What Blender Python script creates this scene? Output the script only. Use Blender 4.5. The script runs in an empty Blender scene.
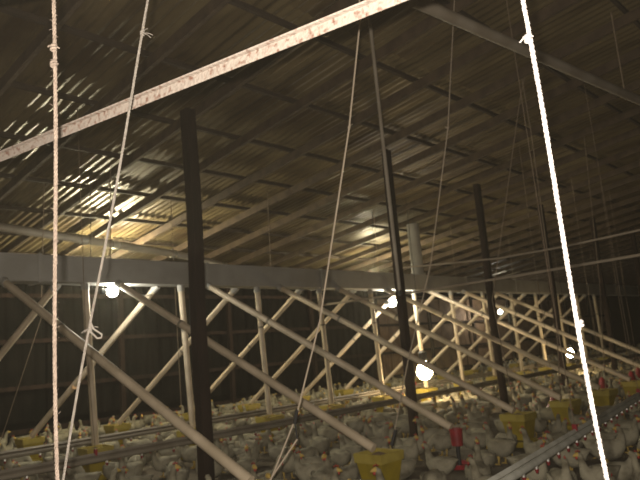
import bpy, bmesh, math, random
import numpy as np
from mathutils import Vector, Matrix, Quaternion

# ------------------------------------------------------------------ camera, world, flash, exposure
scn = bpy.context.scene
COL = scn.collection
CAM_H = 1.6
YAW, PITCH, ROLL = map(math.radians, (42.5, 9.8, 4.7))
FWD = Vector((math.cos(YAW) * math.cos(PITCH), math.sin(YAW) * math.cos(PITCH), math.sin(PITCH)))
_rt = Vector((math.sin(YAW), -math.cos(YAW), 0)); _up = _rt.cross(FWD)
RIGHT = math.cos(ROLL) * _rt - math.sin(ROLL) * _up
UP = math.cos(ROLL) * _up + math.sin(ROLL) * _rt
cd = bpy.data.cameras.new('camera'); cd.sensor_width = 36.0; cd.lens = 36.0; cd.clip_start = 0.02; cd.clip_end = 300
cd.dof.use_dof = True; cd.dof.focus_distance = 2.0; cd.dof.aperture_fstop = 6.5
cam = bpy.data.objects.new('camera', cd); COL.objects.link(cam)
M3 = Matrix((RIGHT, UP, -FWD)).transposed()
cam.matrix_world = Matrix.Translation((0, 0, CAM_H)) @ M3.to_4x4()
scn.camera = cam

w = bpy.data.worlds.new('world'); scn.world = w; w.use_nodes = True
w.node_tree.nodes['Background'].inputs[0].default_value = (0.55, 0.6, 0.65, 1)
w.node_tree.nodes['Background'].inputs[1].default_value = 0.02

# the flash that lit the picture, fixed beside the lens
fl = bpy.data.lights.new('camera_flash', 'POINT'); fl.energy = 1000; fl.shadow_soft_size = 0.012; fl.color = (1.0, 0.90, 0.78)
flash = bpy.data.objects.new('camera_flash', fl); COL.objects.link(flash)
flash.location = Vector((0, 0, CAM_H)) - RIGHT * 0.03 + UP * 0.055

vs = scn.view_settings
vs.view_transform = 'Standard'; vs.look = 'None'; vs.gamma = 1.0; vs.exposure = 0.0; vs.use_curve_mapping = False
HAZE_DENSITY = 0.0018

random.seed(7)
rng = np.random.default_rng(11)

# ------------------------------------------------------------------ materials
MATS = {}
def mat(name, col, rough=0.7, metal=0.0, col2=None, scale=6.0, mix=(0.4, 0.65), bump=0.0, bscale=40.0, stretch=(1, 1, 1), spec=0.4, detail=4):
    m = bpy.data.materials.new(name); m.use_nodes = True
    nt = m.node_tree; b = nt.nodes['Principled BSDF']
    b.inputs['Base Color'].default_value = (*col, 1); b.inputs['Roughness'].default_value = rough
    b.inputs['Metallic'].default_value = metal; b.inputs['Specular IOR Level'].default_value = spec
    tc = nt.nodes.new('ShaderNodeTexCoord'); mp = nt.nodes.new('ShaderNodeMapping'); mp.inputs['Scale'].default_value = stretch
    nt.links.new(tc.outputs['Object'], mp.inputs['Vector'])
    if col2 is not None:
        n = nt.nodes.new('ShaderNodeTexNoise'); n.inputs['Scale'].default_value = scale; n.inputs['Detail'].default_value = detail
        nt.links.new(mp.outputs[0], n.inputs['Vector'])
        r = nt.nodes.new('ShaderNodeValToRGB')
        r.color_ramp.elements[0].position, r.color_ramp.elements[1].position = mix
        r.color_ramp.elements[0].color = (*col, 1); r.color_ramp.elements[1].color = (*col2, 1)
        nt.links.new(n.outputs['Fac'], r.inputs['Fac']); nt.links.new(r.outputs['Color'], b.inputs['Base Color'])
    if bump:
        n2 = nt.nodes.new('ShaderNodeTexNoise'); n2.inputs['Scale'].default_value = bscale; n2.inputs['Detail'].default_value = 3
        nt.links.new(mp.outputs[0], n2.inputs['Vector'])
        bp = nt.nodes.new('ShaderNodeBump'); bp.inputs['Strength'].default_value = bump; bp.inputs['Distance'].default_value = 0.02
        nt.links.new(n2.outputs['Fac'], bp.inputs['Height']); nt.links.new(bp.outputs['Normal'], b.inputs['Normal'])
    MATS[name] = m
    return m
def emis(name, col, strength):
    m = bpy.data.materials.new(name); m.use_nodes = True
    b = m.node_tree.nodes['Principled BSDF']
    b.inputs['Base Color'].default_value = (0.9, 0.9, 0.9, 1)
    b.inputs['Emission Color'].default_value = (*col, 1); b.inputs['Emission Strength'].default_value = strength
    MATS[name] = m
    return m

mat('roof_tin', (0.15, 0.115, 0.058), 0.45, 0.25, (0.045, 0.027, 0.013), 1.3, (0.42, 0.66), 0.15, 9, (1, 0.4, 1))
mat('roof_wood', (0.045, 0.03, 0.018), 0.85, 0, (0.03, 0.02, 0.012), 5, bump=0.4, bscale=18, stretch=(1, 1, 4))
mat('rafter_wood', (0.075, 0.05, 0.028), 0.85, 0, (0.045, 0.028, 0.016), 5, bump=0.4, bscale=18)
mat('post_wood', (0.026, 0.015, 0.011), 0.9, 0, (0.014, 0.009, 0.007), 7, bump=0.7, bscale=16, stretch=(1, 1, 0.2), spec=0.15)
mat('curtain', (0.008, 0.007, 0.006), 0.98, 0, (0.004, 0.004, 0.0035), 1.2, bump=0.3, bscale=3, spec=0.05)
mat('wall_tin', (0.20, 0.12, 0.065), 0.5, 0.35, (0.10, 0.055, 0.03), 1.6)
mat('litter', (0.055, 0.04, 0.024), 0.98, 0, (0.095, 0.075, 0.048), 4.5, (0.35, 0.7), 1.0, 22)
mat('trough_grey', (0.36, 0.345, 0.31), 0.7, 0.1, (0.28, 0.265, 0.23), 1.4, bump=0.12, bscale=6)
mat('galvanized', (0.56, 0.46, 0.33), 0.6, 0.05, (0.43, 0.35, 0.24), 3, bump=0.08, bscale=20)
mat('dusty_pipe', (0.22, 0.19, 0.145), 0.65, 0.15, (0.17, 0.14, 0.10), 3)
mat('rusty_pipe', (0.31, 0.265, 0.225), 0.75, 0.0, (0.13, 0.05, 0.028), 42, (0.52, 0.74), 0.3, 60, spec=0.3)
mat('bright_zinc', (0.55, 0.53, 0.48), 0.3, 0.8)
mat('tan_rope', (0.185, 0.145, 0.115), 0.95, 0, (0.13, 0.10, 0.078), 60, bump=0.5, bscale=200)
mat('grey_rope', (0.19, 0.17, 0.145), 0.95, 0, (0.14, 0.12, 0.10), 60, bump=0.5, bscale=200)
mat('white_rope', (0.30, 0.275, 0.26), 0.9, 0, (0.22, 0.20, 0.185), 80, bump=0.5, bscale=200)
mat('cable', (0.33, 0.27, 0.20), 0.7, 0.1)
mat('dim_cable', (0.20, 0.15, 0.10), 0.8)
mat('black_rubber', (0.012, 0.012, 0.012), 0.6)
mat('yellow_plastic', (0.27, 0.20, 0.012), 0.55, 0, (0.17, 0.125, 0.012), 5, (0.4, 0.75))
mat('pale_yellow_plastic', (0.33, 0.26, 0.05), 0.55, 0, (0.22, 0.165, 0.025), 6, (0.4, 0.75))
mat('red_plastic', (0.24, 0.012, 0.018), 0.5, 0, (0.15, 0.01, 0.012), 6)
mat('feed', (0.20, 0.14, 0.07), 0.95, 0, (0.12, 0.08, 0.04), 60)
mat('feathers', (0.26, 0.235, 0.165), 0.95, 0, (0.09, 0.075, 0.045), 7, (0.42, 0.72), 0.4, 40)
mat('comb_red', (0.35, 0.04, 0.03), 0.6)
mat('leg_yellow', (0.38, 0.26, 0.06), 0.7)
mat('white_plastic', (0.55, 0.54, 0.47), 0.5, 0, (0.40, 0.39, 0.33), 5)
mat('tag_orange', (0.55, 0.33, 0.16), 0.7)
emis('cool_bulb', (1.0, 0.98, 0.86), 330.0)
emis('roof_bulb', (1.0, 0.90, 0.60), 5000.0)
emis('warm_bulb', (1.0, 0.76, 0.42), 120.0)

# ------------------------------------------------------------------ mesh helpers
def link(name, me, m, parent=None):
    o = bpy.data.objects.new(name, me)
    if m is not None:
        for k in ([m] if isinstance(m, str) else m): me.materials.append(MATS[k])
    COL.objects.link(o)
    if parent is not None: o.parent = parent
    return o
def obj(name, bm, m, parent=None, smooth=True):
    me = bpy.data.meshes.new(name); bm.normal_update(); bm.to_mesh(me); bm.free()
    if smooth:
        for p in me.polygons: p.use_smooth = True
        try: me.set_sharp_from_angle(angle=math.radians(40))
        except Exception: pass
    return link(name, me, m, parent)
def tag(o, label=None, cat=None, group=None, kind=None):
    if label: o['label'] = label
    if cat: o['category'] = cat
    if group: o['group'] = group
    if kind: o['kind'] = kind
    return o
def thing(name, loc, label, cat, group=None, rz=0):
    o = bpy.data.objects.new(name, None); COL.objects.link(o); o.location = loc; o.rotation_euler = (0, 0, rz)
    o.empty_display_size = 0.1
    return tag(o, label, cat, group)
def frame_of(d):
    d = d.normalized(); a = Vector((0, 0, 1)) if abs(d.z) < 0.9 else Vector((1, 0, 0))
    u = d.cross(a).normalized(); return u, d.cross(u).normalized()
def add_tube(bm, pts, r, seg=10, cap=True, mi=0):
    pts = [Vector(p) for p in pts]; n = len(pts)
    rs = r if hasattr(r, '__len__') else [r] * n
    rings = []; u = v = None
    for i, p in enumerate(pts):
        d = (pts[min(i + 1, n - 1)] - pts[max(i - 1, 0)])
        if u is None: u, v = frame_of(d)
        else:
            dn = d.normalized(); u = (u - dn * u.dot(dn)).normalized(); v = dn.cross(u)
        rings.append([bm.verts.new(p + (u * math.cos(2 * math.pi * k / seg) + v * math.sin(2 * math.pi * k / seg)) * rs[i]) for k in range(seg)])
    fs = []
    for a, b in zip(rings, rings[1:]):
        for k in range(seg):
            fs.append(bm.faces.new((a[k], a[(k + 1) % seg], b[(k + 1) % seg], b[k])))
    if cap:
        fs.append(bm.faces.new(rings[0][::-1])); fs.append(bm.faces.new(rings[-1]))
    for f in fs: f.material_index = mi
    return rings
def add_box(bm, c, s, bevel=0.0, rot=None):
    g = bmesh.ops.create_cube(bm, size=1.0)['verts']
    for vt in g:
        q = Vector((vt.co.x * s[0], vt.co.y * s[1], vt.co.z * s[2]))
        if rot is not None: q = rot @ q
        vt.co = q + Vector(c)
    if bevel:
        es = list({e for vt in g for e in vt.link_edges})
        bmesh.ops.bevel(bm, geom=es, offset=bevel, segments=2, affect='EDGES', profile=0.6)
def add_lathe(bm, prof, seg=20, mi=0, c=(0, 0, 0)):
    rings = [[bm.verts.new((c[0] + r * math.cos(2 * math.pi * k / seg), c[1] + r * math.sin(2 * math.pi * k / seg), c[2] + z)) for k in range(seg)] for r, z in prof]
    for a, b in zip(rings, rings[1:]):
        for k in range(seg):
            f = bm.faces.new((a[k], a[(k + 1) % seg], b[(k + 1) % seg], b[k])); f.material_index = mi
    if prof[0][0] > 1e-4: bm.faces.new(rings[0][::-1]).material_index = mi
    if prof[-1][0] > 1e-4: bm.faces.new(rings[-1]).material_index = mi
    bmesh.ops.remove_doubles(bm, verts=bm.verts, dist=1e-6)
def BM(): return bmesh.new()
def tube_obj(name, pts, r, m, parent=None, seg=10):
    bm = BM(); add_tube(bm, pts, r, seg); return obj(name, bm, m, parent)
def box_obj(name, c, s, m, parent=None, bevel=0.0, rot=None):
    bm = BM(); add_box(bm, c, s, bevel, rot); return obj(name, bm, m, parent, smooth=False)
def copy_tree(o, parent=None):
    c = o.copy(); COL.objects.link(c); c.parent = parent
    for ch in o.children: copy_tree(ch, c)
    return c
ORD = ['first', 'second', 'third', 'fourth', 'fifth', 'sixth', 'seventh', 'eighth', 'ninth', 'tenth', 'eleventh', 'twelfth', 'thirteenth', 'fourteenth', 'fifteenth', 'sixteenth', 'seventeenth', 'eighteenth']

# ------------------------------------------------------------------ the building shell (x runs along the house, y across it)
A0, A1 = -6.0, 46.0          # ends of the house
WALL_Y, EAVE_Z, SLOPE = 16.0, 4.1, 0.13
RIDGE_Y = -1.0; NEAR_Y = 2 * RIDGE_Y - WALL_Y
def roof_z(y): return EAVE_Z + SLOPE * (WALL_Y - y) if y >= RIDGE_Y else EAVE_Z + SLOPE * (y - NEAR_Y)

# floor with litter relief
bm = BM()
nx, ny = 104, 68
vv = [[bm.verts.new((A0 + (A1 - A0) * i / nx, NEAR_Y + (WALL_Y - NEAR_Y) * j / ny, 0.012 * (random.random() - 1))) for j in range(ny + 1)] for i in range(nx + 1)]
for i in range(nx):
    for j in range(ny): bm.faces.new((vv[i][j], vv[i + 1][j], vv[i + 1][j + 1], vv[i][j + 1]))
tag(obj('floor', bm, 'litter'), 'brown trampled litter floor under the flock', kind='structure')

# corrugated roof: sheets, purlins and rafters are pieces of the ceiling
ceiling = bpy.data.objects.new('ceiling', None); COL.objects.link(ceiling); ceiling.location = (0, 0, 4)
tag(ceiling, 'corrugated tin roof underside on dark rafters and purlins', kind='structure')
def child(o): o.parent = ceiling; o.matrix_parent_inverse = Matrix.Translation((0, 0, -4)); return o
def corr_sheet(width, length, period=0.15, amp=0.016, over=0.04):
    me = bpy.data.meshes.new('roof_sheet'); n = int(round((width + over) / period * 6)); vs_, fs_ = [], []
    for j in range(3):
        for i in range(n + 1):
            x = -width / 2 + (width + over) * i / n
            vs_.append((x, -length / 2 + length * j / 2, amp * math.sin(2 * math.pi * x / period)))
    for j in range(2):
        for i in range(n):
            a = j * (n + 1) + i; fs_.append((a, a + 1, a + n + 2, a + n + 1))
    me.from_pydata(vs_, [], fs_)
    for p in me.polygons: p.use_smooth = True
    me.materials.append(MATS['roof_tin']); return me
ang = math.atan(SLOPE)
SHEET_W, ROWS = 0.9, 3
row_len = (WALL_Y - RIDGE_Y) / ROWS
sheet_me = corr_sheet(SHEET_W, row_len / math.cos(ang) + 0.15)
n_sheet = int((A1 - A0) / SHEET_W)
for r in range(ROWS):
    yc = RIDGE_Y + (r + 0.5) * row_len
    for i in range(n_sheet):
        o = bpy.data.objects.new('roof_sheet', sheet_me); COL.objects.link(o)
        o.location = (A0 + (i + 0.5) * SHEET_W, yc, roof_z(yc) + 0.02 + 0.012 * r + random.uniform(-0.004, 0.004))
        o.rotation_euler = (-ang + random.uniform(-0.002, 0.002), random.uniform(-0.006, 0.006), 0); child(o)
big = corr_sheet(A1 - A0, (RIDGE_Y - NEAR_Y) / math.cos(ang) + 0.15, period=0.3)
o = bpy.data.objects.new('roof_sheet', big); COL.objects.link(o); yc = (RIDGE_Y + NEAR_Y) / 2
o.location = ((A0 + A1) / 2, yc, roof_z(yc) + 0.02); o.rotation_euler = (ang, 0, 0); child(o)
# purlins run along the house, under the sheets
y = WALL_Y - 0.25
bm = BM(); add_box(bm, (0, 0, 0), (A1 - A0, 0.045, 0.07)); pm = bpy.data.meshes.new('purlin'); bm.to_mesh(pm); bm.free(); pm.materials.append(MATS['roof_wood'])
while y > RIDGE_Y - 3:
    o = bpy.data.objects.new('purlin', pm); COL.objects.link(o); o.location = ((A0 + A1) / 2, y, roof_z(y) - 0.055)
    o.rotation_euler = (-ang if y > RIDGE_Y else ang, 0, random.uniform(-0.0006, 0.0006)); child(o); y -= 1.35
# rafters climb from the eave to the ridge
rl = (WALL_Y - RIDGE_Y) / math.cos(ang)
bm = BM(); add_box(bm, (0, 0, 0), (0.055, rl, 0.14)); rm = bpy.data.meshes.new('rafter'); bm.to_mesh(rm); bm.free(); rm.materials.append(MATS['rafter_wood'])
BAY = 3.7
x = 5.3 - BAY * 3
while x < A1:
    yc = (WALL_Y + RIDGE_Y) / 2
    o = bpy.data.objects.new('rafter', rm); COL.objects.link(o); o.location = (x, yc, roof_z(yc) - 0.18); o.rotation_euler = (-ang, 0, 0); child(o)
    x += BAY / 3
# ridge board
child(box_obj('ridge_board', ((A0 + A1) / 2, RIDGE_Y, roof_z(RIDGE_Y) - 0.22), (A1 - A0, 0.06, 0.3), 'roof_wood'))

# far side wall: dark cloth panels near, rusty sheets further along, on girts
def wall(name, c, s, m): return tag(box_obj(name, c, s, m), kind='structure')
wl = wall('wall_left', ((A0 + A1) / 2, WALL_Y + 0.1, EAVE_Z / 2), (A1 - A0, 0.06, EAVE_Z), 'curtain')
wl['label'] = 'dark far side wall behind the feed tubes'
inv = Matrix.Translation(wl.location).inverted()
def wchild(o): o.parent = wl; return o
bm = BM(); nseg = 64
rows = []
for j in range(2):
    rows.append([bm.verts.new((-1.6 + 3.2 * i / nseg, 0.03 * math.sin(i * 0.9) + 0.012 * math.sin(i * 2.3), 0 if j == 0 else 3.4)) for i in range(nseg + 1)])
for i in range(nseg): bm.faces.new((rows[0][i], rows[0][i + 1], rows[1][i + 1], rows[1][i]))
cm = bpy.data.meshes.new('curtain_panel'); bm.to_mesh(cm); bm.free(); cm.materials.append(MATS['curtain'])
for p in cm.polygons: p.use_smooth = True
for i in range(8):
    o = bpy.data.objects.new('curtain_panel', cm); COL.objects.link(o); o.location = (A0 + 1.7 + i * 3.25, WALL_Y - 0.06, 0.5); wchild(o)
wsm = corr_sheet(0.9, 3.2, 0.15, 0.018); wsm.materials.clear(); wsm.materials.append(MATS['wall_tin'])
for i in range(26):
    o = bpy.data.objects.new('wall_sheet', wsm); COL.objects.link(o); o.location = (20.6 + i * 0.98, WALL_Y - 0.02, 2.0)
    o.rotation_euler = (math.pi / 2 + random.uniform(-0.02, 0.02), 0, 0); wchild(o)
for z in (0.3, 1.3, 2.4, 3.5):
    wchild(box_obj('girt', ((A0 + A1) / 2, WALL_Y - 0.16, z), (A1 - A0, 0.06, 0.10), 'post_wood'))
x = 5.3 - BAY * 3
while x < A1:
    wchild(box_obj('stud', (x, WALL_Y - 0.26, EAVE_Z / 2), (0.12, 0.12, EAVE_Z), 'post_wood')); x += BAY
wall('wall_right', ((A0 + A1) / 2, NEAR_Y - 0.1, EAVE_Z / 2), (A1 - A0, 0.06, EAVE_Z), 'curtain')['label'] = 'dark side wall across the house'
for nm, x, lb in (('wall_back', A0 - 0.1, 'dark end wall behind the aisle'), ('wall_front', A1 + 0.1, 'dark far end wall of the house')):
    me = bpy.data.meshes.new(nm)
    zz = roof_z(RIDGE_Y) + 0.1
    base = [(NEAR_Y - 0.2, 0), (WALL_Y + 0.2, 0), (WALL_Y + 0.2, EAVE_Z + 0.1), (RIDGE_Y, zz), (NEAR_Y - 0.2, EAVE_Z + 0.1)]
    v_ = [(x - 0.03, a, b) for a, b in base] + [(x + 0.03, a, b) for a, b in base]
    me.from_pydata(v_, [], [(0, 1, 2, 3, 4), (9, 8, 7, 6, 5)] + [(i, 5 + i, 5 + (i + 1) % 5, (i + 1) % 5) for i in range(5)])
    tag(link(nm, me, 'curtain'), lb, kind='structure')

# ------------------------------------------------------------------ dark timber posts in a row
POST_Y = 7.0
POSTS = [(5.05, 6.88), (9.1, 6.55), (12.85, 6.85), (16.5, 7.0), (20.2, 7.0), (23.9, 7.0), (27.6, 7.0), (31.3, 7.0), (35.0, 7.0), (38.7, 7.0)]
for i, (x, yy) in enumerate(POSTS):
    top = roof_z(yy) - 0.275
    lb = ['thick dark timber post rising through the crossing feed tubes', 'dark timber post behind the thin pale hanging pipe',
          'dark timber post past the warm glowing lamp'][i] if i < 3 else f'{ORD[i]} dark timber post along the row of posts'
    t = thing('timber_post', (x, yy, 0), lb, 'post', 'timber roof posts')
    bm = BM(); add_box(bm, (0, 0, top / 2), (0.155 if i == 0 else 0.13, 0.155 if i == 0 else 0.13, top), 0.012)
    bmesh.ops.subdivide_edges(bm, edges=[e for e in bm.edges if abs(e.verts[0].co.z - e.verts[1].co.z) > 1], cuts=14)
    for vt in bm.verts:
        k = vt.co.z; vt.co.x += 0.012 * math.sin(k * 2.1 + i); vt.co.y += 0.010 * math.sin(k * 1.7 + 2 * i)
    obj('post', bm, 'post_wood', t)

# ------------------------------------------------------------------ overhead feed trough with drop tubes
TY, TZ, TH = 9.2, 2.91, 0.40        # front face, underside, height
trough = thing('feed_trough', (0, TY, TZ), 'long grey sheet metal feed trough carrying the drop tubes', 'trough')
SEG = 3.0; x = -5.0; segs = []
bm = BM()
add_box(bm, (0, 0.17, TH / 2), (SEG - 0.02, 0.34, TH), 0.015)
me = bpy.data.meshes.new('trough_section'); bm.to_mesh(me); bm.free(); me.materials.append(MATS['trough_grey'])
bm = BM(); add_box(bm, (0, 0.17, TH / 2), (0.05, 0.37, TH + 0.03), 0.006)
jm = bpy.data.meshes.new('joint_band'); bm.to_mesh(jm); bm.free(); jm.materials.append(MATS['trough_grey'])
while x < 36:
    o = bpy.data.objects.new('trough_section', me); COL.objects.link(o); o.parent = trough; o.location = (x + SEG / 2, 0, random.uniform(-0.004, 0.004))
    o = bpy.data.objects.new('joint_band', jm); COL.objects.link(o); o.parent = trough; o.location = (x, 0, 0)
    x += SEG
x = 1.7
while x < 36:
    tube_obj('hanger_rod', [(x, 0.17, TH), (x + 0.05, 0.17, roof_z(TY + 0.17) - TZ - 0.05)], 0.008, 'dim_cable', trough, 6); x += 3.5
tube_obj('rim_pipe', [(-5, 0.36, 0.25), (36, 0.36, 0.25)], 0.028, 'dusty_pipe', trough, 8)

STEP = 1.75
def drop_tube(name, top, end, r, label, group, clamp_at=(0.32,)):
    top, end = Vector(top), Vector(end); d = end - top; L = d.length; dn = d / L
    t = thing(name, top, label, 'tube', group)
    bm = BM()
    add_tube(bm, [Vector((0, 0, 0)), d * 0.33, d * 0.66, d], r, 12); obj('pipe', bm, 'galvanized', t)
    bm = BM(); add_tube(bm, [-dn * 0.03, dn * 0.10], r * 1.22, 12); obj('outlet_collar', bm, 'trough_grey', t)
    for k in clamp_at:
        bm = BM(); add_tube(bm, [d * k - dn * 0.02, d * k + dn * 0.02], r * 1.1, 12); obj('coupling', bm, 'dusty_pipe', t)
    return t
feeders = []
for i in range(-1, 13):
    n = i + 1
    def where(kind):
        spec = {('v', 0): 'vertical feed tube under the trough beside the glaring white bulb',
                ('v', 1): 'vertical feed tube under the trough just before the thick dark post',
                ('f', 1): 'brightly lit feed tube sloping to the far wall right of the white bulb',
                ('n', 0): 'thick feed tube slanting off the trough across the tan rope',
                ('n', 1): 'slanting feed tube crossing the thick dark post down to a yellow feeder',
                ('n', 2): 'slanting feed tube running down to the red feeder'}
        if (kind, i) in spec: return spec[(kind, i)]
        k = {'v': 'vertical', 'n': 'aisle-side slanting', 'f': 'far-wall slanting'}[kind]
        return f'{ORD[n]} {k} galvanized feed tube from the trough end by the tan rope'
    vx = 4.73 + STEP * i
    drop_tube('drop_tube', (vx, TY + 0.1, TZ), (vx + 0.12, TY + 0.1, 0.50), 0.052, where('v'), 'vertical drop tubes')
    feeders.append((vx + 0.12, TY + 0.1, 'mid', n))
    nxx = 3.5 + STEP * i; ex = {0: 3.9, 1: 5.68, 2: 7.28, 3: 9.0}.get(i, nxx + 0.2)
    if i <= 8: t = drop_tube('drop_tube', (nxx, TY + 0.02, TZ), (ex, 4.66, 0.50), 0.052, where('n'), 'drop tubes slanting to the near feeders')
    feeders.append((ex, 4.60, 'near', n))
    fx = 4.38 + STEP * i
    t = drop_tube('drop_tube', (fx, TY + 0.30, TZ), (fx - 1.0, 12.2, 0.50), 0.052, where('f'), 'drop tubes slanting to the far feeders', (0.45,))
    if i == 1: box_obj('paper_tag', ((-1.0) * 0.66, 2.70 * 0.66 - 0.07, (0.5 - TZ) * 0.66), (0.10, 0.02, 0.07), 'tag_orange', t, 0.004)
    feeders.append((fx - 1.0, 12.28, 'far', n))

# ------------------------------------------------------------------ feeders at the ends of the tubes
def frustum(bm, w0, w1, z0, z1, wall=0.02):
    ring = lambda w_, z: [bm.verts.new((sx * w_, sy * w_, z)) for sx, sy in ((-1, -1), (1, -1), (1, 1), (-1, 1))]
    a, b, c, d = ring(w0, z0), ring(w1, z1), ring(w1 - wall, z1), ring(w0 - wall, z0 + wall)
    for p, q in ((a, b), (b, c), (c, d)):
        for k in range(4): bm.faces.new((p[k], p[(k + 1) % 4], q[(k + 1) % 4], q[k]))
    bm.faces.new(a[::-1]); bm.faces.new(d)
def make_feeder(body_mat, rim_mat):
    t = thing('hopper_feeder', (0, 0, 0), 'x', 'feeder')
    bm = BM(); frustum(bm, 0.15, 0.20, 0.10, 0.38); bmesh.ops.bevel(bm, geom=[e for e in bm.edges], offset=0.008, segments=2, affect='EDGES'); obj('hopper', bm, body_mat, t)
    bm = BM(); frustum(bm, 0.215, 0.222, 0.37, 0.47, 0.025); bmesh.ops.bevel(bm, geom=[e for e in bm.edges], offset=0.006, segments=2, affect='EDGES'); rim = obj('rim', bm, rim_mat, t)
    bm = BM(); add_lathe(bm, [(0.0, 0.01), (0.24, 0.01), (0.27, 0.05), (0.275, 0.09), (0.262, 0.09), (0.24, 0.05), (0.0, 0.05)], 24); obj('pan', bm, body_mat, t)
    bm = BM(); add_lathe(bm, [(0.0, 0.47), (0.06, 0.455), (0.13, 0.42), (0.18, 0.40)], 16); obj('feed_heap', bm, 'feed', t)
    return t
protoY = make_feeder('yellow_plastic', 'pale_yellow_plastic')
def make_red():
    t = thing('bucket_feeder', (0, 0, 0), 'x', 'feeder')
    bm = BM(); add_lathe(bm, [(0.08, 0.28), (0.09, 0.47), (0.097, 0.47), (0.097, 0.49), (0.082, 0.49), (0.072, 0.30), (0.0, 0.30)], 20); obj('bucket', bm, 'red_plastic', t)
    bm = BM(); add_lathe(bm, [(0.0, 0.01), (0.18, 0.01), (0.2, 0.07), (0.187, 0.07), (0.17, 0.03), (0.0, 0.03)], 20); obj('pan', bm, 'red_plastic', t)
    bm = BM(); add_tube(bm, [(0, 0, 0.03), (0, 0, 0.3)], 0.03, 10); obj('stem', bm, 'black_rubber', t)
    return t
protoR = make_red()
firstY = firstR = True
used_feeders = []
for x, yy, row, n in feeders:
    red = row == 'near' and n in (3, 8, 10)
    if red:
        o = protoR if firstR else copy_tree(protoR); firstR = False
    else:
        o = protoY if firstY else copy_tree(protoY); firstY = False
    o.location = (x, yy, 0); o.rotation_euler = (0, 0, random.uniform(-0.12, 0.12)); o.scale = (0.9, 0.9, 1.0)
    rn = {'near': 'aisle row before the dark posts', 'mid': 'row straight under the trough', 'far': 'row by the far wall'}[row]
    if red: lb = {3: 'red bucket feeder at the foot of a long slanting tube', 8: 'red bucket feeder between yellow ones past the white drinker line', 10: 'red bucket feeder far along the aisle feeder row'}[n]
    elif row == 'near' and n == 2: lb = 'big yellow hopper feeder with pale rim under a dark cable fitting'
    elif row == 'near' and n == 4: lb = 'yellow hopper feeder just past the red bucket feeder'
    elif row == 'mid' and n == 1: lb = 'yellow hopper feeder straight below the bright white bulb'
    else: lb = f'{ORD[n]} yellow hopper feeder in the {rn}'
    tag(o, lb, 'feeder', {'near': 'aisle row of feeders', 'mid': 'feeders under the trough', 'far': 'far row of feeders'}[row])
    used_feeders.append((x, yy))

# red bell drinkers hung among the flock
def make_bell():
    t = thing('bell_drinker', (0, 0, 0), 'x', 'drinker')
    bm = BM(); add_lathe(bm, [(0.0, 0.50), (0.03, 0.49), (0.06, 0.44), (0.085, 0.34), (0.15, 0.24), (0.19, 0.20), (0.19, 0.17), (0.0, 0.18)], 20); obj('bell', bm, 'red_plastic', t)
    bm = BM(); add_tube(bm, [(0, 0, 0.49), (0.01, 0, 1.6), (0, 0.02, 2.9), (0, 0, roof_z(5.4) - 0.1)], 0.006, 6); obj('cord', bm, 'dim_cable', t)
    return t
pb = make_bell()
for k, (x, yy) in enumerate(((12.0, 5.35), (15.2, 5.6), (16.9, 5.5), (18.4, 5.8))):
    o = pb if k == 0 else copy_tree(pb)
    o.location = (x, yy, 0)
    tag(o, f'{ORD[k]} red bell drinker along the aisle past the glowing lamp', 'drinker', 'red bell drinkers')

# ------------------------------------------------------------------ nipple drinker lines
def drinker_line(pts, label, hang, n_nip, pm='white_plastic'):
    a, b = Vector(pts[0]), Vector(pts[1]); d = b - a
    t = thing('drinker_line', a, label, 'drinker line', 'nipple drinker lines')
    tube_obj('water_pipe', [(0, 0, 0), d], 0.034, pm, t, 10)
    bm = BM(); dn = d.normalized(); side = Vector((0, 0, 1)); u = dn.cross(side)
    add_tube(bm, [Vector((0, 0, 0.058)), d + Vector((0, 0, 0.058))], 0.026, 4); obj('support_rail', bm, pm, t)
    bm = BM(); add_tube(bm, [(0, 0, -0.02), (0, 0, -0.055)], 0.016, 8); nb = bpy.data.meshes.new('nipple'); bm.to_mesh(nb); bm.free(); nb.materials.append(MATS['bright_zinc'])
    bm = BM(); add_tube(bm, [(0, 0, -0.055), (0, 0, -0.09)], [0.02, 0.01], 8); rb = bpy.data.meshes.new('drip_cup'); bm.to_mesh(rb); bm.free(); rb.materials.append(MATS['red_plastic'])
    for k in range(n_nip):
        p = d * ((k + 0.5) / n_nip)
        o = bpy.data.objects.new('nipple', nb); COL.objects.link(o); o.parent = t; o.location = p
        q = bpy.data.objects.new('drip_cup', rb); COL.objects.link(q); q.parent = o
    for f in hang:
        p = d * f
        tube_obj('hang_cord', [p + Vector((0.0, 0, 0.06)), p + Vector((-0.1, 0, 1.5)), p + Vector((-0.15, 0.02, roof_z(a.y) - a.z - 0.1))], 0.004, 'dim_cable', t, 6)
        box_obj('red_clip', p + Vector((0, 0, 0.09)), (0.03, 0.05, 0.08), 'red_plastic', t, 0.004)
    return t
drinker_line([(3.2, 2.36, 0.5), (24.0, 5.3, 0.5)], 'white nipple drinker line with red drip cups beside the white rope', (0.175, 0.36, 0.6), 60)
drinker_line([(0.5, 9.65, 0.5), (30.0, 9.85, 0.5)], 'dusty drinker line running behind the vertical feed tubes', (0.1, 0.45), 60, 'dusty_pipe')
drinker_line([(0.5, 7.75, 0.5), (30.0, 7.75, 0.5)], 'dusty drinker line just behind the dark posts', (0.12, 0.6), 60, 'dusty_pipe')

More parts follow.
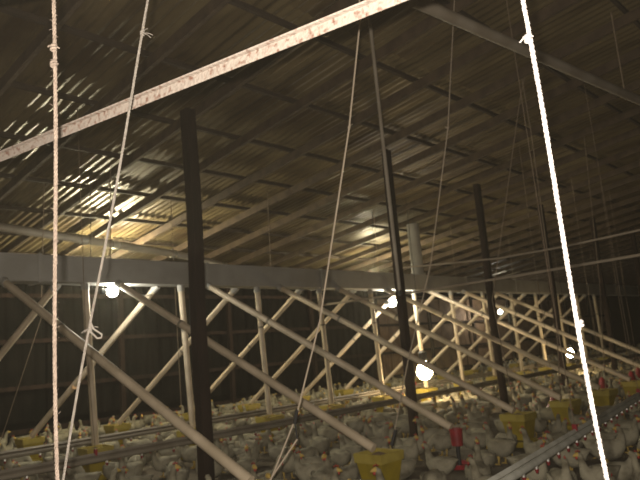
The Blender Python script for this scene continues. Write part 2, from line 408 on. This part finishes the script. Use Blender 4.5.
# ------------------------------------------------------------------ lamps (each lamp holds its own glowing bulb)
def bulb_lamp(loc, r, glow, label, cat, cord, group, sideways=False):
    t = thing('hanging_bulb', loc, label, cat, group)
    rot = Matrix.Rotation(-math.pi / 2, 3, 'Y') if sideways else Matrix.Identity(3)      # sideways: screwed into a bracket, neck along the trough
    bm = BM(); add_lathe(bm, [(0, -r), (r * 0.6, -r * 0.8), (r * 0.95, -r * 0.3), (r, 0), (r * 0.86, r * 0.5), (r * 0.5, r * 1.05), (r * 0.4, r * 1.4)], 20)
    bmesh.ops.rotate(bm, verts=bm.verts, matrix=rot); obj('bulb', bm, glow, t)
    bm = BM(); add_lathe(bm, [(r * 0.42, r * 1.35), (r * 0.55, r * 1.4), (r * 0.55, r * 2.4), (r * 0.2, r * 2.7)], 14)
    bmesh.ops.rotate(bm, verts=bm.verts, matrix=rot); obj('socket', bm, 'black_rubber', t)
    tube_obj('cord', [rot @ Vector((0, 0, r * 2.6))] + [Vector(p) - Vector(loc) for p in cord], 0.006, 'black_rubber', t, 6)
    return t
def up_from(x, y): return [(x + 0.01, y, 2.0), (x, y, roof_z(y) + 0.02)]
bulb_lamp((5.27, 9.44, 2.81), 0.085, 'cool_bulb', 'glaring white bulb hanging under the trough by a vertical tube', 'bulb', [(5.02, 9.62, 2.88), (5.02, 9.66, 3.4), (5.02, 9.6, roof_z(9.6) + 0.01)], 'cool white bulbs', True)
bulb_lamp((12.73, 9.44, 2.62), 0.10, 'cool_bulb', 'white bulb under the trough beyond the thin pale hanging pipe', 'bulb', [(12.48, 9.70, 2.72), (12.48, 9.68, 3.4), (12.48, 9.6, roof_z(9.6) + 0.01)], 'cool white bulbs', True)
bulb_lamp((7.0, 12.6, 3.84), 0.05, 'roof_bulb', 'bare bulb tucked behind the trough lighting the roof sheets', 'bulb', [(7.0, 12.6, 4.2), (7.0, 12.6, roof_z(12.6) + 0.02)], 'bulbs behind the trough')
bulb_lamp((15.4, 12.0, 3.74), 0.042, 'roof_bulb', 'bare bulb behind the trough past the grey fill spout', 'bulb', [(15.4, 12.0, 4.0), (15.4, 12.0, roof_z(12.0) + 0.02)], 'bulbs behind the trough')
bulb_lamp((27.9, 14.5, 2.70), 0.09, 'cool_bulb', 'small white bulb far away near the brown tin wall', 'bulb', [(27.9, 14.5, 3.2), (27.9, 14.5, roof_z(14.5) + 0.02)], 'cool white bulbs')
bulb_lamp((12.75, 8.73, 0.92), 0.185, 'warm_bulb', 'large warm glowing lamp low over the flock between dark posts', 'lamp', up_from(12.75, 8.73), 'warm lamps')
bulb_lamp((20.1, 8.25, 0.88), 0.12, 'warm_bulb', 'small warm lamp far off beside the white rope', 'lamp', up_from(20.1, 8.25), 'warm lamps')

# curved flex lit by the bulb
f1 = tube_obj('bulb_flex', [(5.6, 9.62, 3.0), (5.68, 9.60, 2.86), (5.80, 9.58, 2.78), (5.98, 9.57, 2.76), (6.12, 9.57, 2.82), (6.2, 9.56, 2.92)], 0.010, 'bright_zinc')
tag(f1, 'short curved metal flex drooping from the trough beside the white bulb', 'cable')

# sloping auger pipe above the trough with shiny clamps
t = thing('auger_pipe', (2.3, 11.0, 4.22), 'dusty auger pipe sloping down above the trough behind the ropes', 'pipe')
d = Vector((7.6, 11.0, 3.80)) - Vector((2.3, 11.0, 4.22))
tube_obj('pipe', [(0, 0, 0), d], 0.075, 'dusty_pipe', t, 14)
for k in (0.62, 0.74, 0.985):
    p = d * k; dn = d.normalized(); bm = BM(); add_tube(bm, [p - dn * 0.06, p + dn * 0.06], 0.085, 14); obj('clamp', bm, 'bright_zinc', t)
tube_obj('elbow', [d, d + Vector((0.22, -0.25, -0.10)), d + Vector((0.32, -1.2, -0.42))], 0.07, 'dusty_pipe', t, 12)

# grey downspout filling the trough
t = thing('fill_spout', (13.87, 9.37, TZ + TH), 'wide grey fill spout dropping from roof to trough', 'pipe')
hh = roof_z(9.37) - TZ - TH - 0.29
tube_obj('pipe', [(0, 0, 0), (0, 0, hh)], 0.16, 'trough_grey', t, 16)
tube_obj('flange', [(0, 0, 0.0), (0, 0, 0.06)], 0.2, 'trough_grey', t, 16)

# ------------------------------------------------------------------ pipes near the camera
t = thing('tie_pipe', (1.2, 3.22, 2.67), 'rust spotted whitish steel tie bar crossing above the ropes', 'pipe')
a, b = Vector((-0.09, 0.5, 0.003)), Vector((1.85, -0.55, 2.668)) - Vector((1.2, 3.22, 2.67))
d = b - a; L = d.length; rot = d.to_track_quat('X', 'Z').to_matrix()
def bar(bm, off, s): add_box(bm, (a + b) / 2 + rot @ Vector(off), (L, s[0], s[1]), 0.004, rot)
bm = BM(); bar(bm, (0, 0, 0), (0.008, 0.040)); obj('web', bm, 'rusty_pipe', t, False)
bm = BM(); bar(bm, (0, -0.010, 0.021), (0.026, 0.007)); obj('flange', bm, 'rusty_pipe', t, False)
tube_obj('end_hanger', [a, a + Vector((0, 0, roof_z(3.7) - 2.72))], 0.008, 'dim_cable', t, 6)
tube_obj('end_hanger', [b, b + Vector((0, 0, roof_z(-0.5) - 2.74))], 0.008, 'dim_cable', t, 6)
t = thing('galvanized_pipe', (0.35, 2.9, 2.985), 'pale galvanized pipe end poking in above the tan rope', 'pipe')
tube_obj('pipe', [(0, 0, 0), (0.64, -0.55, 0.135), (1.0, -0.9, 0.21)], 0.03, 'galvanized', t, 12)
tube_obj('hanger', [(0.9, -0.8, 0.2), (0.9, -0.8, roof_z(2.1) - 2.99)], 0.005, 'dim_cable', t, 6)
t = thing('roof_pipe', (4.6, 2.84, 4.62), 'long dusty pipe hung below the roof behind the white rope', 'pipe')
tube_obj('pipe', [(0, 0, 0), (4.65, -0.51, 0), (20, -2.2, 0)], 0.06, 'dusty_pipe', t, 12)
for k in (0.3, 4.2, 9, 15): tube_obj('strap', [(k, -0.11 * k, 0), (k, -0.11 * k, roof_z(2.8 - 0.11 * k) - 4.7)], 0.008, 'dim_cable', t, 6)
t = thing('hanging_pipe', (5.74, 4.14, 2.15), 'thin pale pipe hanging from the roof in front of a dark post', 'pipe')
tube_obj('pipe', [(0, 0, 0), (-0.25, -0.16, 1.8), (-0.42, -0.27, roof_z(3.9) - 2.2)], 0.02, 'dusty_pipe', t, 8)
tube_obj('end_cap', [(0, 0, -0.02), (0, 0, 0.06)], 0.025, 'black_rubber', t, 8)

# ------------------------------------------------------------------ ropes, cables, strings
def twisted(name, p0, p1, r, m, parent, turns_per_m=28, strands=3, ppt=7, sag=0.0):
    p0, p1 = Vector(p0), Vector(p1); d = p1 - p0; L = d.length; u, v = frame_of(d)
    n = int(L * turns_per_m * ppt); bm = BM()
    for s in range(strands):
        pts = []
        for i in range(n + 1):
            k = i / n; th = 2 * math.pi * (turns_per_m * L * k + s / strands)
            wob = u * (0.004 * math.sin(k * L * 5.1)) + v * (0.004 * math.cos(k * L * 3.7))
            pts.append(p0 + d * k + (u * math.cos(th) + v * math.sin(th)) * r * 0.5 + wob)
        add_tube(bm, pts, r * 0.58, 5)
    return obj(name, bm, m, parent)
def knot(name, c, r, m, parent, tails=2, tl=0.03):
    bm = BM(); c = Vector(c)
    ring = []
    for i in range(25):
        a_ = 4 * math.pi * i / 24
        ring.append(c + Vector((math.cos(a_) * r * 0.9, math.sin(a_) * r * 0.9, (i / 24 - 0.5) * r * 2.4)))
    add_tube(bm, ring, r * 0.6, 6)
    for k in range(tails):
        a_ = random.uniform(0, 6.28); dv = Vector((math.cos(a_), math.sin(a_), random.uniform(-0.5, 0.6))) * tl
        add_tube(bm, [c, c + dv * 0.6 + Vector((0, 0, 0.004)), c + dv], r * 0.28, 5)
    return obj(name, bm, m, parent)
def ext(p, q, z):          # the point of line p-q at height z
    p, q = Vector(p), Vector(q); k = (z - p.z) / (q.z - p.z); return p + (q - p) * k
def rope(name, p, q, r, m, label, knots, floor_z=0.0, turns=28, top=None, hairs=False):
    p, q = Vector(p), Vector(q)
    lo = ext(p, q, floor_z + 0.004); hi = ext(p, q, top) if top else ext(p, q, roof_z(p.y) - 0.12)
    t = thing(name, lo, label, 'rope')
    twisted('strands', (0, 0, 0), hi - lo, r, m, t, turns)
    if hairs:
        bm = BM()
        for _ in range(260):
            c = (hi - lo) * random.random(); a_ = random.uniform(0, 6.28); dv = Vector((math.cos(a_), math.sin(a_), random.uniform(-0.8, 0.8)))
            add_tube(bm, [c + dv * r * 0.8, c + dv * r * (1.5 + random.random())], [0.0009, 0.0004], 3)
        obj('fibres', bm, m, t)['kind'] = 'stuff'
    for z, tl in knots:
        c = ext(p, q, z) - lo; knot('knot', c, r * 1.25, m, t, 3, tl)
    return t, lo
rope('tan_rope', (0.75, 1.63, 2.63), (0.85, 1.85, 1.30), 0.0056, 'tan_rope', 'hairy tan rope hanging straight down past the tie bar', ((2.50, 0.016), (2.455, 0.014)), hairs=True)
t, lo = rope('grey_rope', (1.19, 1.83, 2.89), (1.10, 2.35, 1.22), 0.0048, 'grey_rope', 'slanting grey rope with a looped knot beside the tan rope', ((2.775, 0.04), (1.745, 0.03)))
c = ext((1.19, 1.83, 2.89), (1.10, 2.35, 1.22), 1.745) - lo
tube_obj('loop', [c + RIGHT * x_ + Vector((0, 0, z_)) for x_, z_ in ((0, 0.03), (0.012, 0.0), (0.03, -0.012), (0.042, -0.02), (0.040, -0.032), (0.025, -0.034), (0.012, -0.02), (0, -0.01))], 0.0035, 'grey_rope', t, 6)
rope('white_rope', (1.1896, 0.484, 2.267), (1.3784, 0.5264, 1.2953), 0.0046, 'white_rope', 'bright white twisted rope hanging in front of the drinker line', ((2.19, 0.018), (1.61, 0.008)))

def cable(name, pts, r, m, label, cat='cable', group=None, parts=()):
    p0 = Vector(pts[0]); t = thing(name, p0, label, cat, group)
    tube_obj('wire', [Vector(p) - p0 for p in pts], r, m, t, 6)
    for nm, c, rr, mm in parts:
        if nm == 'knot': knot('knot', Vector(c) - p0, rr, mm, t, 2, rr * 4)
        else:
            c0, c1 = c; bm = BM(); add_tube(bm, [Vector(c0) - p0, Vector(c1) - p0], rr, 8); obj(nm, bm, mm, t)
    return t
# cable with a forked lower end
p_hi = Vector((3.44, 2.50, 4.2)); pts = [(3.43, 2.40, roof_z(2.4) - 0.05), (3.43, 2.58, 3.9), (3.43, 2.77, 3.16), (3.38, 3.16, 1.82), (3.32, 3.40, 1.18)]
t = cable('forked_cable', pts, 0.0062, 'cable', 'pale cable forking into two strings at its lower end', parts=(('knot', (3.43, 2.77, 3.16), 0.008, 'cable'), ('thimble', ((3.32, 3.40, 1.20), (3.315, 3.43, 1.10)), 0.012, 'black_rubber')))
p0 = Vector(pts[0])
tube_obj('fork_string', [Vector((3.30, 3.43, 1.10)) - p0, Vector((3.22, 3.62, 0.72)) - p0, Vector((3.10, 3.85, 0.2)) - p0], 0.006, 'cable', t, 6)
tube_obj('fork_string', [Vector((3.34, 3.44, 0.99)) - p0, Vector((3.225, 3.63, 0.72)) - p0, Vector((3.11, 3.86, 0.2)) - p0], 0.006, 'cable', t, 6)
tube_obj('link', [Vector((3.315, 3.43, 1.12)) - p0, Vector((3.34, 3.44, 0.99)) - p0], 0.006, 'black_rubber', t, 6)
cable('feeder_cable', [(6.35, 3.35, 5.62), (6.13, 3.53, 3.95), (6.10, 3.94, 2.45), (5.95, 4.28, 1.40), (5.80, 4.50, 0.52)], 0.0065, 'cable',
      'slanting cable ending in a dark fitting on the big yellow feeder', parts=(('knot', (6.13, 3.53, 3.95), 0.010, 'cable'), ('turnbuckle', ((5.835, 4.45, 0.68), (5.80, 4.50, 0.52)), 0.02, 'black_rubber')))
cable('hanging_string', [(9.28, 3.86, roof_z(3.86) - 0.05), (9.25, 4.01, 5.2), (9.17, 4.87, 2.16), (9.12, 4.70, 0.48)], 0.008, 'dim_cable', 'dim string slanting behind the white rope toward a yellow feeder', group='dim strings')
cable('hanging_string', [(9.25, 3.93, roof_z(3.93) - 0.05), (9.40, 3.97, 4.72), (9.87, 4.19, 1.85), (10.3, 4.5, 0.48)], 0.008, 'dim_cable', 'dim string crossing just right of the white rope', group='dim strings')
cable('hanging_string', [(13.0, 4.4, roof_z(4.4) - 0.05), (13.0, 4.55, 2.5), (12.6, 4.6, 0.48)], 0.008, 'dim_cable', 'dim string far behind the white rope knot', group='dim strings')
cable('hanging_string', [(4.6, 10.4, roof_z(10.4) - 0.05), (4.62, 10.6, 2.5), (4.5, 12.0, 0.48)], 0.006, 'dim_cable', 'dim string hanging behind the trough near the tan rope', group='dim strings')
cable('hanging_string', [(7.1, 10.4, roof_z(10.4) - 0.05), (7.12, 10.4, 2.5), (7.15, 10.4, 0.35)], 0.006, 'dim_cable', 'dim string hanging behind the trough past the white bulb', group='dim strings')
# two winch wires across the house
cable('winch_wire', [(10.0, 7.4, 3.06), (10.0, 6.47, 2.99), (10.0, 5.07, 2.90), (10.0, 3.9, 2.91), (10.0, 2.81, 2.96), (10.0, 0.5, 3.2), (10.0, -2, 3.6)], 0.016, 'cable', 'upper of two sagging wires strung across behind the white rope', 'wire', 'sagging wires')
cable('winch_wire', [(10.0, 9.2, 2.55), (10.0, 6.53, 2.54), (10.0, 4.41, 2.57), (10.0, 2.87, 2.60), (10.0, -2, 2.8)], 0.022, 'cable', 'lower thicker of two wires strung across behind the white rope', 'wire', 'sagging wires')

# ------------------------------------------------------------------ the flock
def bird_mesh(pose, seg, detail=True):
    bm = BM()
    lift = 0.0
    spine = [(-.25, .27, .008, .006), (-.215, .265, .045, .022), (-.15, .225, .085, .07), (-.07, .195, .115, .108), (.02, .185, .122, .118), (.09, .205, .10, .108), (.135, .245, .068, .075)]
    if pose == 'upright': neck = [(.155, .30, .042, .045), (.165, .36, .032, .034), (.178, .41, .032, .031), (.205, .425, .029, .029), (.23, .42, .018, .018), (.255, .41, .003, .003)]
    elif pose == 'feeding': neck = [(.19, .23, .05, .05), (.235, .18, .036, .036), (.26, .12, .03, .03), (.275, .085, .03, .03), (.285, .06, .018, .018), (.295, .035, .003, .003)]
    elif pose == 'turned': neck = [(.16, .29, .045, .045), (.165, .34, .034, .034), (.155, .385, .032, .031), (.13, .40, .029, .029), (.105, .395, .018, .018), (.08, .385, .003, .003)]
    else:
        neck = [(.155, .29, .045, .05), (.17, .33, .036, .036), (.19, .355, .032, .031), (.215, .36, .028, .028), (.235, .355, .018, .018), (.26, .345, .003, .003)]; lift = -0.085
    sp = spine + neck; rings = []; n = len(sp)
    for i, (x, z, ry, rz) in enumerate(sp):
        x0, z0 = sp[max(i - 1, 0)][:2]; x1, z1 = sp[min(i + 1, n - 1)][:2]
        t = Vector((x1 - x0, 0, z1 - z0)).normalized(); nrm = Vector((-t.z, 0, t.x))
        yy = 0.03 * (i - 6) / 6 if pose == 'turned' and i > 6 else 0
        rings.append([bm.verts.new(Vector((x, yy, z + lift)) + Vector((0, 1, 0)) * ry * math.cos(2 * math.pi * k / seg) + nrm * rz * math.sin(2 * math.pi * k / seg)) for k in range(seg)])
    for i, (a, b) in enumerate(zip(rings, rings[1:])):
        for k in range(seg):
            f = bm.faces.new((a[k], b[k], b[(k + 1) % seg], a[(k + 1) % seg])); f.material_index = 2 if i >= n - 3 else 0
    bm.faces.new(rings[0]); bm.faces.new(rings[-1][::-1])
    hx, hz = sp[-3][0], sp[-3][1] + lift; hy = 0.02 if pose == 'turned' else 0
    sg = -1 if pose == 'turned' else 1
    if detail:
        for dx, dz, h in ((-.03, .025, .018), (-.012, .03, .026), (.008, .027, .02)):          # comb
            v3 = [bm.verts.new((hx + sg * dx - .012, hy, hz + dz)), bm.verts.new((hx + sg * dx + .012, hy, hz + dz)), bm.verts.new((hx + sg * dx, hy + .005, hz + dz + h)), bm.verts.new((hx + sg * dx, hy - .008, hz + dz + .003))]
            for q in ((0, 1, 2), (0, 3, 1), (1, 3, 2), (0, 2, 3)): bm.faces.new([v3[k] for k in q]).material_index = 1
        for s in (-1, 1):                                                                     # wattle and wing
            add_tube(bm, [(hx + sg * .012, hy + s * .01, hz - .015), (hx + sg * .014, hy + s * .012, hz - .045)], [.012, .004], 5, mi=1)
            wr = []
            for i, (x, zc, r_) in enumerate(((.09, .215, .02), (.05, .215, .06), (-.03, .212, .068), (-.11, .222, .05), (-.19, .245, .012))):
                bulge = .118 if abs(x) < .06 else .10 if x > 0 else .098 if x > -.15 else .05
                wr.append([bm.verts.new((x, s * (bulge + .014 * math.sin(math.pi * j / 4)), zc + lift + r_ * math.cos(math.pi * j / 4))) for j in range(5)])
            for a, b in zip(wr, wr[1:]):
                for j in range(4): bm.faces.new((a[j], a[j + 1], b[j + 1], b[j]))
    if pose != 'sitting':
        for s in (-1, 1):
            add_tube(bm, [(.0, s * .055, .12), (-.008, s * .055, .06), (.005, s * .055, .0)], [.026, .011, .01], 5 if detail else 3, mi=2)
            if detail:
                for dx, dy in ((.05, 0), (.04, .025), (.04, -.025), (-.03, 0)):
                    add_tube(bm, [(.005, s * .055, .008), (.005 + dx, s * .055 + dy, .004)], [.008, .003], 4, mi=2)
    me = bpy.data.meshes.new('chicken'); bm.normal_update(); bm.to_mesh(me); bm.free()
    for p in me.polygons: p.use_smooth = True
    for k in ('feathers', 'comb_red', 'leg_yellow'): me.materials.append(MATS[k])
    return me
POSES = ['upright', 'feeding', 'turned', 'sitting']
hi_me = [bird_mesh(p, 10) for p in POSES]; lo_me = [bird_mesh(p, 6, False) for p in POSES]

cell = 0.46; taken = {}
def free(x, y_, dmin):
    ci, cj = int(x // cell), int(y_ // cell)
    for i in (-1, 0, 1):
        for j in (-1, 0, 1):
            for (px, py) in taken.get((ci + i, cj + j), ()):
                if (px - x) ** 2 + (py - y_) ** 2 < dmin * dmin: return False
    return True
obst = [(x, y_, 0.3) for x, y_ in POSTS] + [(x, y_, 0.54) for x, y_ in used_feeders] + [(x - 0.3, y_ - 0.42, 0.62) for x, y_ in POSTS] + [(x, y_, 0.35) for x, y_ in ((12.0, 5.35), (15.2, 5.6), (16.9, 5.5), (18.4, 5.8), (1.0, 2.2), (1.0, 2.73), (1.6, .6), (3.1, 3.85), (12.75, 8.73))]
birds = []
tries = 0
while len(birds) < 2600 and tries < 60000:
    tries += 1
    x = 2.0 + 42.0 * random.random() ** 1.35; y_ = random.uniform(1.6, 15.3)
    ang_v = math.atan2(y_, x)
    if ang_v < math.radians(10) or ang_v > math.radians(76): continue
    if y_ < 2.9 and random.random() < 0.75: continue
    if not free(x, y_, 0.45): continue
    if any((x - ox) ** 2 + (y_ - oy) ** 2 < rr * rr for ox, oy, rr in obst): continue
    taken.setdefault((int(x // cell), int(y_ // cell)), []).append((x, y_)); birds.append((x, y_))
def in_view(x, y_):
    v = Vector((x, y_, 0.25 - CAM_H)); z = v.dot(FWD)
    if z < 0.5: return False
    return abs(v.dot(RIGHT) / z) < 0.50 and abs(v.dot(UP) / z) < 0.39
birds.sort(key=lambda b: b[0] ** 2 + b[1] ** 2)
shown = [b for b in birds if in_view(*b)][:280]; sset = set(shown); rest = [b for b in birds if b not in sset]
WORD = {'upright': 'standing with head up', 'feeding': 'pecking the floor', 'turned': 'looking back', 'sitting': 'sitting'}
ROWN = {'near': 'of the aisle row', 'mid': 'under the trough', 'far': 'by the far wall'}
for x, y_ in shown:
    p = random.choices(range(4), (5, 2.5, 2, 2))[0]
    o = bpy.data.objects.new('chicken', hi_me[p]); COL.objects.link(o)
    s = random.uniform(0.92, 1.12); o.location = (x, y_, 0.0); o.rotation_euler = (0, 0, random.uniform(0, 6.283)); o.scale = (s, s, s)
    fx, fy, row, n = min(feeders, key=lambda f: (f[0] - x) ** 2 + (f[1] - y_) ** 2)
    if y_ < fy - 0.9 and row == 'near': side = 'aisle-side of'
    elif x < fx - 0.45: side = 'just before'
    elif x > fx + 0.45: side = 'just past'
    else: side = 'right beside'
    tag(o, f'white chicken {WORD[POSES[p]]} {side} the {ORD[n]} feeder {ROWN[row]}', 'chicken', f'chickens {WORD[POSES[p]]} {side} feeder {n + 1} {ROWN[row]}')
# the many further birds, past counting
V, Fq, MI = [], [], []; off = 0
data = []
for me in lo_me:
    co = np.empty(len(me.vertices) * 3); me.vertices.foreach_get('co', co)
    data.append((co.reshape(-1, 3), [tuple(p.vertices) for p in me.polygons], [p.material_index for p in me.polygons]))
for x, y_ in rest:
    co, fs_, mi = data[random.choices(range(4), (5, 2.5, 2, 2))[0]]
    a_ = random.uniform(0, 6.283); s = random.uniform(0.92, 1.12); c_, s_ = math.cos(a_) * s, math.sin(a_) * s
    q = np.empty_like(co); q[:, 0] = co[:, 0] * c_ - co[:, 1] * s_ + x; q[:, 1] = co[:, 0] * s_ + co[:, 1] * c_ + y_; q[:, 2] = co[:, 2] * s
    V.append(q); Fq += [tuple(k + off for k in f) for f in fs_]; MI += mi; off += len(co)
me = bpy.data.meshes.new('distant_flock'); me.from_pydata(np.concatenate(V).tolist(), [], Fq)
for k in ('feathers', 'comb_red', 'leg_yellow'): me.materials.append(MATS[k])
me.polygons.foreach_set('material_index', MI); me.polygons.foreach_set('use_smooth', [True] * len(Fq)); me.update()
o = bpy.data.objects.new('distant_flock', me); COL.objects.link(o)
tag(o, 'dense distant flock of white chickens toward the far end', 'flock', kind='stuff')
for me in lo_me: bpy.data.meshes.remove(me)

# ------------------------------------------------------------------ dusty air
if HAZE_DENSITY > 0:
    nt = w.node_tree
    vsn = nt.nodes.new('ShaderNodeVolumeScatter'); vsn.inputs['Color'].default_value = (0.85, 0.78, 0.62, 1)
    vsn.inputs['Density'].default_value = HAZE_DENSITY; vsn.inputs['Anisotropy'].default_value = 0.82
    nt.links.new(vsn.outputs[0], nt.nodes['World Output'].inputs['Volume'])
